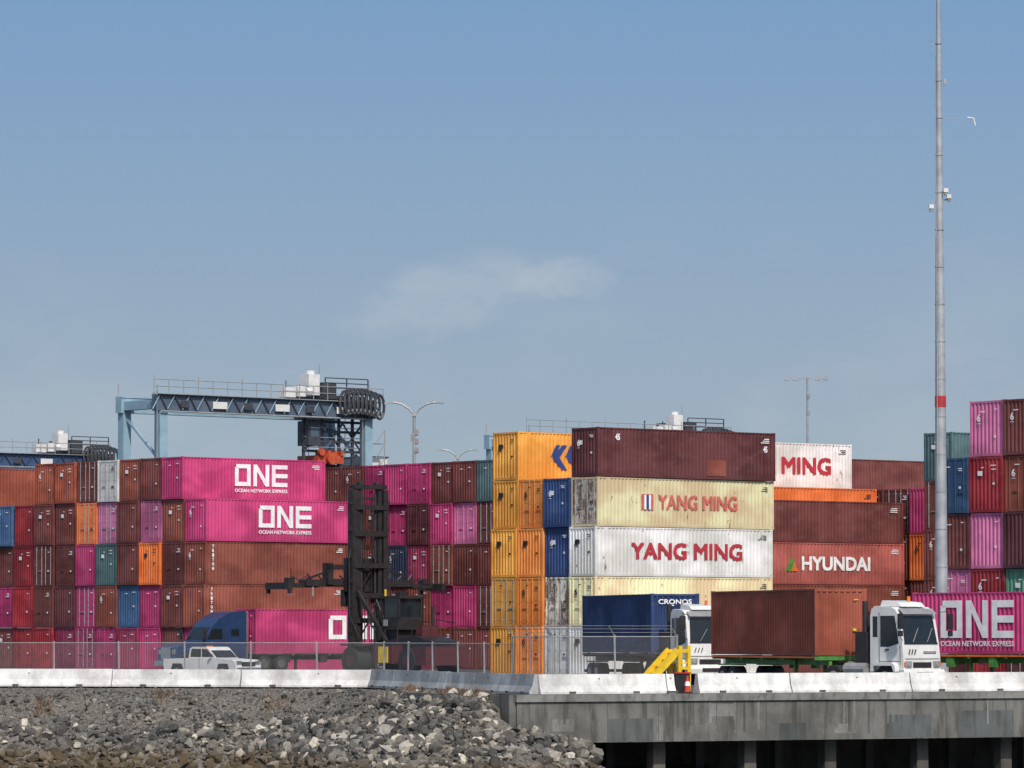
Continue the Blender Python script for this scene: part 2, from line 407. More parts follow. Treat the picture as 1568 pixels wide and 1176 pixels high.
for i in range(26):
    u0 = rr.uniform(.5, 26); w_ = rr.uniform(.03, .12); z0 = rr.uniform(-1.9, -1.2)
    wbox(u0, u0+w_, -.0085, .015, z0, -.31, rr.choice([2, 3, 1]))
wbox(-.3, 0, 0.1, 9, -2.6, -.02, 0)
wbox(-.2, 90, 9, 9.4, -6, -.05, 3)
for i in range(14):
    u0 = 2.9+i*4.25+rr.uniform(-.3, .3)
    wbox(u0-.28, u0+.28, .9, 1.46, -7, -1.4, 3)
    wbox(u0-.2, u0+.2, 5, 5.4, -7, -.2, 3)
wbox(0, 90, .7, 1.6, -1.7, -1.3, 3)
wb.obj('concrete_wharf', [M_FAS, M_FAS3, M_FAS2, M_PILE])
BAR = [(-60, 208.9), (-24.6, 205.7), (-6.4, 201.7), (1.0, 177.5), (22.0, 188.6), (60, 209)]
def jersey(a, b, b_, m=0):
    d = Vector((b[0]-a[0], b[1]-a[1], 0)); l = d.length; d.normalize(); n = Vector((-d.y, d.x, 0))
    prof = [(-.3, 0), (-.3, .08), (-.18, .33), (-.085, .81), (.085, .81), (.18, .33), (.3, .08), (.3, 0)]
    vs = []; ch = R.uniform(-.02, .01)
    for e in (0.03, l-.03):
        for o, z in prof: vs.append(Vector((a[0], a[1], z+.002+(ch if z > .5 else 0)))+d*e+n*o)
    k = len(prof)
    b_.add(vs, [tuple(range(k)), tuple(range(k, 2*k))[::-1]]+[(i, i+k, (i+1) % k+k, (i+1) % k) for i in range(k)], m)
    for e in (l*.25, l*.75):
        c = Vector((a[0], a[1], .02))+d*e-n*.29; b_.box(c+Vector((0, 0, .05)), (.3, .06, .08), 1, math.atan2(d.y, d.x))
    c = Vector((a[0], a[1], .62))+d*(l*R.uniform(.3, .6))-n*.122; b_.box(c, (.07, .03, .05), 1, math.atan2(d.y, d.x))
bb_ = B(); bg = B()
for i in range(len(BAR)-1):
    a, b = BAR[i], BAR[i+1]; l = math.dist(a, b); n = max(1, round(l/(6.1 if i != 2 else 4)))
    for k in range(n):
        p = (a[0]+(b[0]-a[0])*k/n, a[1]+(b[1]-a[1])*k/n); q = (a[0]+(b[0]-a[0])*(k+1)/n, a[1]+(b[1]-a[1])*(k+1)/n)
        if i == 3 and k == 1:
            f = lambda t: (p[0]+(q[0]-p[0])*t, p[1]+(q[1]-p[1])*t)
            jersey(f(.25), q, bb_); jersey(p, f(.07), bb_); GAP = (f(.07), f(.25))
        else:
            j = R.uniform(-.04, .04)
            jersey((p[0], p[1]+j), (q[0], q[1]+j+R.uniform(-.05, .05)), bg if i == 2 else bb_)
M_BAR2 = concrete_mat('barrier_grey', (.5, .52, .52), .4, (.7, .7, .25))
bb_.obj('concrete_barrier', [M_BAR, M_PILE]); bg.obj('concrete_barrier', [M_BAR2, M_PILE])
m, nt, p = newmat('chain_link'); M_LINK = m
tc = nd(nt, 'ShaderNodeTexCoord'); sep = nd(nt, 'ShaderNodeSeparateXYZ'); nt.links.new(tc.outputs['UV'], sep.inputs[0])
outs = []
for sg in (1, -1):
    m1 = nd(nt, 'ShaderNodeMath', operation='MULTIPLY_ADD'); nt.links.new(sep.outputs[1], m1.inputs[0]); m1.inputs[1].default_value = sg; nt.links.new(sep.outputs[0], m1.inputs[2])
    m2 = nd(nt, 'ShaderNodeMath', operation='MULTIPLY'); nt.links.new(m1.outputs[0], m2.inputs[0]); m2.inputs[1].default_value = 14.0
    m3 = nd(nt, 'ShaderNodeMath', operation='FRACT'); nt.links.new(m2.outputs[0], m3.inputs[0])
    m4 = nd(nt, 'ShaderNodeMath', operation='LESS_THAN'); nt.links.new(m3.outputs[0], m4.inputs[0]); m4.inputs[1].default_value = .11
    outs.append(m4.outputs[0])
mx = nd(nt, 'ShaderNodeMath', operation='MAXIMUM'); nt.links.new(outs[0], mx.inputs[0]); nt.links.new(outs[1], mx.inputs[1])
nt.links.new(mx.outputs[0], p.inputs['Alpha']); p.inputs['Base Color'].default_value = (.2, .2, .2, 1); p.inputs['Roughness'].default_value = .5
def fence(name, pts, h, barb=False, sp=3.0):
    b = B()
    for a, c in zip(pts[:-1], pts[1:]):
        l = math.dist(a, c); n = max(1, round(l/sp))
        for k in range(n+1):
            x = a[0]+(c[0]-a[0])*k/n; y = a[1]+(c[1]-a[1])*k/n
            lean = R.uniform(-.05, .05)
            b.cyl((x, y, 0), (x+lean, y, h+.05), .045, 0, 6)
            if barb: b.cyl((x+lean, y, h), (x-.28, y-.28, h+.42), .02, 0, 5)
        for z in (h-.03, .1) if barb else (h-.03,): b.cyl((a[0], a[1], z), (c[0], c[1], z), .022, 0, 5)
        if barb:
            for t in (.35, .7, 1): b.cyl((a[0]-.28*t, a[1]-.28*t, h+.42*t), (c[0]-.28*t, c[1]-.28*t, h+.42*t), .008, 0, 4)
    o = b.obj(name, [M_STEEL])
    vs = []; fs = []; uv = []; s = 0
    for a, c in zip(pts[:-1], pts[1:]):
        l = math.dist(a, c); k = len(vs); vs += [(a[0], a[1], .05), (c[0], c[1], .05), (c[0], c[1], h), (a[0], a[1], h)]; fs.append((k, k+1, k+2, k+3)); uv += [(s, 0), (s+l, 0), (s+l, h), (s, h)]; s += l
    me = bpy.data.meshes.new('wire_mesh'); me.from_pydata(vs, [], fs); ul = me.uv_layers.new()
    for i, q in enumerate(uv): ul.data[i].uv = q
    me.materials.append(M_LINK); w = bpy.data.objects.new('wire_mesh', me); bpy.context.collection.objects.link(w); w.parent = o
fence('chain_link_fence', [(-60, 210.2), (-24.6, 207.0), (-5.9, 203.0), (.0, 186.5)], 2.05, False, 3.2)
fence('chain_link_fence', [(.0, 186.5), (1.6, 181.5), (1.7, 181.5), (6.9, 184.4)], 2.35, True, 2.6)

# ------------------------------------------------------------------ embankment and rocks
CR = [(-150, 216.0), (-24.9, 204.6), (-7.2, 200.6), (-1.35, 178.2)]
def dist_crest(X, Y):
    best = np.full(X.shape, 1e9)
    for (ax, ay), (bx, by) in zip(CR[:-1], CR[1:]):
        dx, dy = bx-ax, by-ay; t = np.clip(((X-ax)*dx+(Y-ay)*dy)/(dx*dx+dy*dy), 0, 1)
        best = np.minimum(best, np.hypot(X-ax-t*dx, Y-ay-t*dy))
    return best
def wob(X, Y): return .13*np.sin(X*.8+Y*.7)+.10*np.sin(X*.43-Y*1.5+1)+.06*np.sin(X*2.3+Y*1.9)
def hz(X, Y):
    d = dist_crest(X, Y); return -.04-.26*np.minimum(d, 1.4)-np.maximum(d-1.4, 0)/1.72+wob(X, Y)*np.clip((d-.3)/2, 0, 1)
def inside(X, Y):
    yl = np.interp(X, [-150, -24.9, -7.2, -1.35], [216, 204.6, 200.6, 178.2]); return (Y > yl+.05) & (X < -1.35) | ((X >= -1.35) & (Y > 178))
xs = np.arange(-150, 9, .5); ys = np.arange(158, 217.5, .5)
XX, YY = np.meshgrid(xs, ys); ZZ = hz(XX, YY); ZZ = np.where(inside(XX, YY), -.07, ZZ)
ZZ = np.where((XX > -.4) & (YY > 175.9), -3.2, ZZ)
nX, nY = XX.shape[1], XX.shape[0]
vs = np.stack([XX.ravel(), YY.ravel(), ZZ.ravel()], 1).tolist()
fs = [(j*nX+i, j*nX+i+1, (j+1)*nX+i+1, (j+1)*nX+i) for j in range(nY-1) for i in range(nX-1)]
m, nt, p = newmat('gravel_soil')
a = noise(nt, coords(nt, (1, 1, 1), False), 9, 6, .75); b2 = noise(nt, coords(nt, (1, 1, 1), False), .5, 4)
base = mixc(nt, ramp(nt, a, .38, .62), (.06, .056, .05, 1), (.24, .225, .2, 1)); base = mixc(nt, ramp(nt, b2, .4, .7), base, mixc(nt, .5, base, (.19, .165, .135, 1)))
nt.links.new(base, p.inputs['Base Color']); p.inputs['Roughness'].default_value = .95
bp = nd(nt, 'ShaderNodeBump'); bp.inputs['Strength'].default_value = 1; bp.inputs['Distance'].default_value = .08
nt.links.new(a, bp.inputs['Height']); nt.links.new(bp.outputs[0], p.inputs['Normal'])
me = bpy.data.meshes.new('embankment'); me.from_pydata(vs, [], fs); me.materials.append(m)
bpy.context.collection.objects.link(bpy.data.objects.new('embankment', me))
import bmesh
def ico(sub):
    bm = bmesh.new(); bmesh.ops.create_icosphere(bm, subdivisions=sub, radius=1); v = np.array([x.co[:] for x in bm.verts]); f = np.array([[q.index for q in x.verts] for x in bm.faces]); bm.free(); return v, f
rg = np.random.default_rng(5)
def rocks(n, rmin, rmax, dmin, dmax, sub, xr, power=2.5, yr=(166, 206), sink=.15, tone=(0, 1)):
    v0, f0 = ico(sub); X = rg.uniform(xr[0], xr[1], n*6); Y = rg.uniform(yr[0], yr[1], n*6)
    d = dist_crest(X, Y)+rg.normal(0, .35, n*6); ok = (~inside(X, Y)) & (d > dmin) & (d < dmax) & ~((X > -.7) & (Y > 175.4+X*.53)); X = X[ok][:n]; Y = Y[ok][:n]; k = len(X)
    r = rmin+(rmax-rmin)*rg.random(k)**power
    Z = hz(X, Y)+r*sink
    sc = rg.uniform(.5, 1.3, (k, 3)); sc[:, 2] *= .8
    V = v0[None]*(1+rg.uniform(-.22, .22, (k, len(v0), 1)))*sc[:, None]*r[:, None, None]
    for _ in range(7):
        nn = rg.normal(size=(k, 3)); nn /= np.linalg.norm(nn, axis=1)[:, None]
        dd = np.einsum('kvi,ki->kv', V, nn); lim = r[:, None]*rg.uniform(.3, .6, (k, 1)); V -= np.clip(dd-lim, 0, None)[..., None]*nn[:, None]
    V += np.stack([X, Y, Z], 1)[:, None]
    Fc = (f0[None]+(np.arange(k)*len(v0))[:, None, None]).reshape(-1, 3)
    return V.reshape(-1, 3), Fc, np.repeat(tone[0]+(tone[1]-tone[0])*rg.random(k), len(v0))
sets = [rocks(13000, .025, .11, 0.2, 4.4, 1, (-33, 2), 2.5, tone=(.1, .75)), rocks(1300, .1, .28, .8, 4, 1, (-33, 2), 2, tone=(0, .9)), rocks(8500, .06, .2, 2.8, 8.5, 1, (-33, 3), tone=(0, .9)), rocks(2600, .16, .46, 3.6, 8.5, 2, (-33, 3.4), 1.8), rocks(900, .12, .38, .6, 7, 2, (-5.5, 3.4), 1.5, (168, 190))]
Vs = []; Fs = []; Cs = []; o = 0
for v, f, c in sets: Vs.append(v); Fs.append(f+o); Cs.append(c); o += len(v)
V = np.concatenate(Vs); Fa = np.concatenate(Fs); Cc = np.concatenate(Cs)
me = bpy.data.meshes.new('riprap_rocks'); me.vertices.add(len(V)); me.vertices.foreach_set('co', V.ravel().astype(np.float32))
me.loops.add(Fa.size); me.loops.foreach_set('vertex_index', Fa.ravel().astype(np.int32)); me.polygons.add(len(Fa))
me.polygons.foreach_set('loop_start', np.arange(0, Fa.size, 3, dtype=np.int32)); me.update(calc_edges=True)
at = me.attributes.new('tone', 'FLOAT', 'POINT'); at.data.foreach_set('value', Cc.astype(np.float32))
me.polygons.foreach_set('use_smooth', np.zeros(len(Fa), bool))
m, nt, p = newmat('rock')
an = nd(nt, 'ShaderNodeAttribute', attribute_name='tone')
cr = nd(nt, 'ShaderNodeValToRGB'); nt.links.new(an.outputs['Fac'], cr.inputs[0])
e = cr.color_ramp.elements; e[0].position = 0; e[0].color = (.045, .044, .042, 1); e[1].position = 1; e[1].color = (.58, .54, .47, 1)
for ps, c in ((.4, (.115, .113, .105, 1)), (.7, (.19, .18, .16, 1)), (.87, (.33, .31, .27, 1))):
    q = e.new(ps); q.color = c
n1 = noise(nt, coords(nt, (1, 1, 1), False), 7, 4, .7); n2 = noise(nt, coords(nt, (1, 1, 1), False), .6, 3)
base = mixc(nt, .6, cr.outputs[0], mixc(nt, ramp(nt, n1, .3, .7), (.45, .45, .45, 1), (1.3, 1.3, 1.3, 1)), 'MULTIPLY')
base = mixc(nt, .5, base, mixc(nt, ramp(nt, n2, .35, .65), (.65, .65, .68, 1), (1.25, 1.18, 1.04, 1)), 'MULTIPLY')
ge = nd(nt, 'ShaderNodeNewGeometry'); sp = nd(nt, 'ShaderNodeSeparateXYZ'); nt.links.new(ge.outputs['Position'], sp.inputs[0])
hh = nd(nt, 'ShaderNodeMath', operation='MULTIPLY_ADD'); nt.links.new(n2, hh.inputs[0]); hh.inputs[1].default_value = 1.2; nt.links.new(sp.outputs[2], hh.inputs[2])
base = mixc(nt, ramp(nt, hh.outputs[0], -1.8, -2.45), base, mixc(nt, .8, base, (.085, .056, .024, 1)))
nt.links.new(base, p.inputs['Base Color']); p.inputs['Roughness'].default_value = .9
me.materials.append(m); bpy.context.collection.objects.link(bpy.data.objects.new('riprap_rocks', me))
sb = B()
for px, Y, n in ((628, 190, 220), (700, 183, 260), (62, 201.5, 120), (745, 179, 160), (610, 198, 80), (250, 201, 60), (420, 199.5, 60)):
    x0 = sx(px, Y)
    for i in range(n):
        x = x0+R.gauss(0, .4); y = Y+R.gauss(0, .4); z = float(hz(np.array([x]), np.array([y]))[0])
        h = R.uniform(.12, .42); dx, dy = R.uniform(-.2, .2), R.uniform(-.2, .2)
        sb.add([(x-.025, y, z), (x+.025, y, z), (x+dx, y+dy, z+h)], [(0, 1, 2)], 0)
sb.obj('dry_scrub', [plain('dry_scrub', (.15, .10, .06, 1), .9, 0, .4)])
m, nt, p = newmat('harbour_water'); p.inputs['Base Color'].default_value = (.02, .04, .045, 1); p.inputs['Roughness'].default_value = .08
n1 = noise(nt, coords(nt, (1, .5, 1), False), 1.2, 6); bp = nd(nt, 'ShaderNodeBump'); bp.inputs['Strength'].default_value = .5; bp.inputs['Distance'].default_value = .2
nt.links.new(n1, bp.inputs['Height']); nt.links.new(bp.outputs[0], p.inputs['Normal'])
b = B(); b.add([(-3000, -1500, -4.2), (3000, -1500, -4.2), (3000, 417, -4.2), (-3000, 417, -4.2)], [(0, 1, 2, 3)]); b.obj('water', [m])

# ------------------------------------------------------------------ vehicles
def wheel(b, x, y, r, w, mt=0, mh=1):
    s = 1 if y > 0 else -1
    b.cyl((x, y-s*w, r), (x, y, r), r, mt, 18); b.cyl((x, y-.01*s, r), (x, y+.02*s, r), r*.55, mh, 12)
M_GP = plain('grey_plastic', (.25, .25, .26, 1))
def tractor(px_loc, heading, scale=1.1):
    """terminal tractor, origin = front centre on ground, +x forward"""
    b = B()  # 0 white 1 glass 2 dark 3 steel 4 rubber 5 orange 6 grey
    hw = 1.05
    b.prism([(.03, .8), (.02, 1.3), (-.05, 1.85), (-.26, 2.95), (-.40, 3.16), (-.62, 3.26), (-1.5, 3.3), (-1.68, 3.18), (-1.74, 2.9), (-1.75, .95), (-1.3, .8)], -hw, hw, 0)
    b.prism([(-.42, 3.27), (-.62, 3.44), (-1.45, 3.52), (-1.55, 3.3)], -.68, .68, 0); b.bb(-.62, -.55, -.5, .5, 3.3, 3.38, 2)
    b.cyl((-.95, .3, 3.48), (-.95, .3, 3.68), .07, 5, 8)
    b.add([(-.036, -.93, 1.88), (-.036, .93, 1.88), (-.232, .86, 2.92), (-.232, -.86, 2.92)], [(0, 1, 2, 3)], 1)
    b.prism([(-.12, 3.0), (-.06, 2.98), (-.30, 3.2), (-.36, 3.18)], -.95, .95, 6)
    b.beam((-.02, -.95, 1.85), (-.02, .95, 1.85), .03, .05, 2)
    for s in (-1, 1):
        y = s*(hw+.006)
        b.add([(-.22, y, 1.85), (-.75, y, 1.72), (-1.2, y, 1.72), (-1.2, y, 2.92), (-.44, y, 2.92)], [(0, 1, 2, 3, 4)], 1)
        b.add([(-1.34, y, 2.1), (-1.6, y, 2.1), (-1.6, y, 2.9), (-1.34, y, 2.9)], [(0, 1, 2, 3)], 1)
        b.bb(-1.27, -1.245, y-.008, y+.008, 1.0, 3.05, 2); b.bb(-.16, -.14, y-.008, y+.008, 1.0, 1.75, 2); b.bb(-1.25, -.15, y-.008, y+.008, 1.14, 1.16, 2)
        b.bb(-.95, -.75, y-.03, y+.03, 1.58, 1.63, 2)
        for zz in (.42, .72): b.bb(-.9, -.35, y-.25 if s > 0 else y-.02, y+.04 if s > 0 else y+.25, zz, zz+.06, 3)
        b.path([(-.1, s*1.05, 3.05), (.2, s*1.42, 3.1), (.2, s*1.42, 2.1), (-.02, s*1.05, 1.95)], .018, 2, 5)
        b.bb(.17, .25, s*1.42-.13, s*1.42+.13, 2.4, 3.0, 2); b.bb(.17, .25, s*1.42-.11, s*1.42+.11, 2.12, 2.34, 2)
        b.bb(.02, .08, s*.80-.17, s*.80+.17, .92, 1.16, 6); b.cyl((.05, s*.80, 1.04), (.1, s*.80, 1.04), .09, 3, 12); b.bb(.02, .07, s*1.0-.04, s*1.0+.04, .96, 1.12, 5)
        wheel(b, -.9, s*1.14, .5, .32, 4, 3); wheel(b, -3.6, s*1.2, .5, .6, 4, 3)
        b.prism([(-.22, .75), (-.26, 1.0), (-.42, 1.12), (-1.38, 1.12), (-1.54, 1.0), (-1.58, .75), (-1.46, .75), (-1.4, .98), (-.42, .98), (-.34, .75)], s*1.12-.14, s*1.12+.14, 0)
        b.bb(-4.3, 0, s*.42-.08, s*.42+.08, .62, .9, 2)
    b.bb(.0, .045, -.52, .52, .9, 1.12, 2)
    for i in range(3): b.beam((.035, -.75+i*.16, 1.42), (.015, -.66+i*.16, 1.62), .05, .02, 2)
    b.bb(.0, .035, .1, .8, 1.46, 1.55, 6); b.bb(0, .04, -.95, .95, 1.24, 1.26, 2)
    b.prism([(-.1, .48), (.16, .5), (.19, .7), (.12, .84), (-.1, .84)], -1.15, 1.15, 0); b.bb(.17, .2, -.45, .45, .58, .74, 2)
    for s in (-.45, .35): b.beam((-.02, s, 1.9), (-.13, s+.4, 2.45), .02, .02, 3)
    b.bb(-2.5, -1.9, -1.1, -.45, .9, 2.3, 2); b.cyl((-2.15, -.9, 2.3), (-2.15, -.9, 3.5), .11, 2, 10); b.cyl((-2.2, .75, .8), (-2.2, .75, 3.3), .1, 2, 10)
    b.bb(-2.0, -1.85, -.8, .8, 2.0, 2.6, 2); b.cyl((-2.4, -.45, 2.3), (-2.4, -.45, 2.95), .17, 2, 10)
    b.bb(-2.9, -1.95, .5, 1.15, .55, 1.15, 3); b.cyl((-3.0, -1.05, .85), (-1.9, -1.05, .85), .25, 3, 12)
    b.box((-3.7, 0, 1.12), (.9, .9, .12), 2)
    b.bb(-3.0, -2.55, -1, 1, .9, 1.15, 6)
    return b.obj('terminal_tractor', [M_CABW, M_GLASS, M_DARK, M_STEEL, M_BLACKRUB, M_ORG, M_GP], (px_loc[0], px_loc[1], 0), heading, .03, scale=scale)
def chassis(x, y, ang, L=12.3, mat=None, zt=1.5):
    b = B(); c = W/2
    for s in (-.45, .45): b.bb(.1, L-.1, c+s-.07, c+s+.07, zt-.42, zt-.12, 0)
    for xx in (.15, L*.3, L*.5, L*.7, L-.3): b.bb(xx-.1, xx+.1, .02, W-.02, zt-.2, zt-.02, 0)
    b.bb(.1, L-.1, .0, .05, zt-.12, zt-.04, 1); b.bb(.1, L-.1, W-.05, W, zt-.12, zt-.04, 1)
    for x0 in (1.4, 2.6):
        for s in (-1, 1):
            yy = c+s*1.2; r = .5
            b.cyl((L-x0, yy-s*.55, r), (L-x0, yy, r), r, 2, 18); b.cyl((L-x0, yy, r), (L-x0, yy+.02*s, r), .27, 3, 10)
            b.bb(L-x0-.5, L-x0+.5, min(yy, yy-s*.5), max(yy, yy-s*.5), 1.02, 1.08, 0)
    for s in (-.7, .7): b.bb(3.3, 3.45, c+s-.07, c+s+.07, .1, zt-.2, 0); b.bb(3.2, 3.55, c+s-.15, c+s+.15, .02, .1, 0)
    for xx in (2.2, 5.0, 7.5): b.bb(xx, xx+.5, .05, .3, zt-.6, zt-.15, 0); b.bb(xx+.6, xx+.75, .0, .04, zt-.13, zt-.03, 4)
    b.bb(L-.25, L-.12, .1, W-.1, .5, .65, 1)
    return b.obj('container_chassis_trailer', [mat or M_GRN, M_ORG if mat is None else mat, M_BLACKRUB, M_STEEL, M_YEL], (x, y, 0), ang)
def box_truck(cx, cy, a, colr, trh=38, off=4.8, end='d', mat=None):
    ang = math.atan2(math.cos(a), -math.sin(a))
    ox = cx+math.cos(a)*W; oy = cy+math.sin(a)*W
    o = container(ox, oy, 1.5, ang, colr, '40', end, False)
    chassis(ox, oy, ang, mat=mat)
    kx = cx+math.cos(a)*W/2-math.sin(a)*1.0; ky = cy+math.sin(a)*W/2+math.cos(a)*1.0
    h = D2(trh); tractor((kx+math.sin(h)*off, ky-math.cos(h)*off), math.atan2(-math.cos(h), math.sin(h)))
    return o
o1 = box_truck(sx(1247, 190.3), 190.3, D2(19), 'rust', 42, 5.3)
o1.data = MESH[('40', 'f')][1]
for i, mm in enumerate([C['rust2'], C['rust2'], M_YEL, C['rust2']]):
    o1.material_slots[i].link = 'OBJECT'; o1.material_slots[i].material = mm
o2 = box_truck(sx(997, 213), 213, D2(15), 'blue', 24, 4.4, 'f', M_DARK)
o2.data = MESH[('40', 'f')][2]
for i, mm in enumerate([C['blue'], C['blue'], M_WH, C['blue']]):
    o2.material_slots[i].link = 'OBJECT'; o2.material_slots[i].material = mm
decal(o2, lambda b: end_text(b, 'CRONOS', W-.35, 2.38, 1.7, .24, 0, .03), [M_WH])
ax, ay = sx(1396, 208), 208; an = math.atan2(-.776, .63)
o3 = container(ax, ay, 1.5, an, 'one', '40', 'f', False)
def one3(b):
    one_logo(b, 1.9, .75, 4.8, 1.75); side_text(b, 'OCEAN NETWORK EXPRESS', 1.9, .36, 4.8, .25, 0, .03)
decal(o3, one3, [M_WH])
chassis(ax, ay, an)
tractor((ax+math.cos(an)*15.6, ay+math.sin(an)*15.6+.9), an, 1)
lx, ly, la = sx(392, 284), 284, D2(35)
o4 = container(lx, ly, 1.2, la, 'one', '40', 'f', False)
decal(o4, lambda b: one_logo(b, 5.6, .9, 4.6, 1.55), [M_WH])
chassis(lx, ly, la, mat=M_DARK, zt=1.2)
def sleeper(x, y, heading):
    b = B(); hw = 1.15
    b.prism([(0, .75), (0, 3.85), (.25, 3.95), (1.2, 3.85), (2.0, 3.45), (2.55, 2.95), (3.15, 2.05), (4.7, 1.8), (5.15, 1.55), (5.3, .6), (4.9, .5), (0.2, .55)], -hw, hw, 0)
    b.add([(2.62, -1.0, 2.87), (2.62, 1.0, 2.87), (3.13, 1.02, 2.1), (3.13, -1.02, 2.1)], [(0, 1, 2, 3)], 1)
    for s in (-1, 1):
        y0 = s*(hw+.006)
        b.add([(1.75, y0, 2.1), (2.9, y0, 2.1), (2.55, y0, 2.75), (1.75, y0, 2.8)], [(0, 1, 2, 3)], 1)
        b.add([(.5, y0, 2.3), (1.1, y0, 2.3), (1.1, y0, 2.75), (.5, y0, 2.75)], [(0, 1, 2, 3)], 1)
        b.bb(1.6, 1.63, y0-.01, y0+.01, .9, 2.9, 2); b.bb(3.0, 3.03, y0-.01, y0+.01, .9, 2.1, 2)
        b.bb(5.0, 5.22, s*.85-.2, s*.85+.2, 1.15, 1.45, 3)
        b.cyl((.6, s*1.0, .75), (2.6, s*1.0, .75), .3, 3, 14)
        wheel(b, 4.2, s*1.2, .52, .35, 4, 3)
        b.prism([(3.55, 1.0), (3.75, 1.25), (4.65, 1.25), (4.85, 1.0)], s*1.17-.1, s*1.17+.1, 2)
        for xx in (-1.4, -2.7): wheel(b, xx, s*1.2, .52, .6, 4, 3)
        b.bb(-3.4, 0, s*.42-.07, s*.42+.07, .8, 1.05, 2)
        b.cyl((-.2, s*.95, .9), (-.2, s*.95, 3.9), .08, 3, 10)
        b.bb(3.2, 3.3, s*1.5-.12, s*1.5+.12, 2.1, 2.7, 2); b.beam((2.9, s*1.1, 2.4), (3.25, s*1.5, 2.4), .04, .04, 2)
    b.bb(5.24, 5.34, -.55, .55, .8, 1.6, 3); b.bb(5.15, 5.5, -1.15, 1.15, .4, .75, 3)
    return b.obj('semi_truck', [M_NAVYT, M_GLASS, M_DARK, M_CHROME, M_BLACKRUB], (x, y, 0), heading, .05)
cx_, cy_ = lx-math.sin(la)*W/2, ly+math.cos(la)*W/2
sleeper(cx_-math.cos(la)*.7, cy_-math.sin(la)*.7, la+math.pi)
def pickup(x, y, heading):
    b = B()
    b.prism([(-2.8, .5), (-2.85, 1.1), (-1.0, 1.14), (1.0, 1.14), (2.5, 1.06), (2.75, .92), (2.8, .5)], -.95, .95, 0)
    b.prism([(-1.0, 1.14), (-.9, 1.66), (-.7, 1.75), (.35, 1.75), (.5, 1.68), (1.15, 1.14)], -.82, .82, 0)
    b.bb(-2.7, -1.15, -.8, .8, 1.09, 1.135, 2)
    b.add([(.53, -.74, 1.65), (.53, .74, 1.65), (1.13, .78, 1.18), (1.13, -.78, 1.18)], [(0, 1, 2, 3)], 1)
    b.add([(-.93, -.7, 1.6), (-.93, .7, 1.6), (-1.02, .7, 1.2), (-1.02, -.7, 1.2)], [(0, 1, 2, 3)], 1)
    for s in (-1, 1):
        y0 = s*.828
        b.add([(.05, y0, 1.2), (.95, y0, 1.2), (.45, y0, 1.62), (.05, y0, 1.64)], [(0, 1, 2, 3)], 1); b.add([(-.85, y0, 1.2), (-.02, y0, 1.2), (-.02, y0, 1.64), (-.75, y0, 1.64)], [(0, 1, 2, 3)], 1)
        for xx in (1.8, -1.75): wheel(b, xx, s*.98, .4, .28, 3, 4); b.prism([(xx-.5, .5), (xx-.35, .85), (xx+.35, .85), (xx+.5, .5)], s*.945-.02, s*.945+.02, 2)
        b.bb(2.68, 2.8, s*.7-.18, s*.7+.18, .82, 1.0, 4); b.bb(-2.88, -2.8, s*.82-.08, s*.82+.08, .8, 1.05, 5); b.bb(.9, 1.0, s*1.05-.1, s*1.05+.1, 1.2, 1.36, 2)
        b.bb(-.04, -.02, s*.95-.006, s*.95+.006, .6, 1.14, 2)
    b.bb(2.74, 2.86, -.9, .9, .45, .65, 4); b.bb(2.75, 2.82, -.5, .5, .72, .95, 2)
    b.box((-.2, 0, 1.78), (.12, .4, .06), 5)
    return b.obj('pickup_truck', [M_CABW, M_GLASS, M_DARK, M_BLACKRUB, M_CHROME, M_ORG], (x, y, 0), heading, .04)
pickup(sx(326, 238), 238, D2(-42))

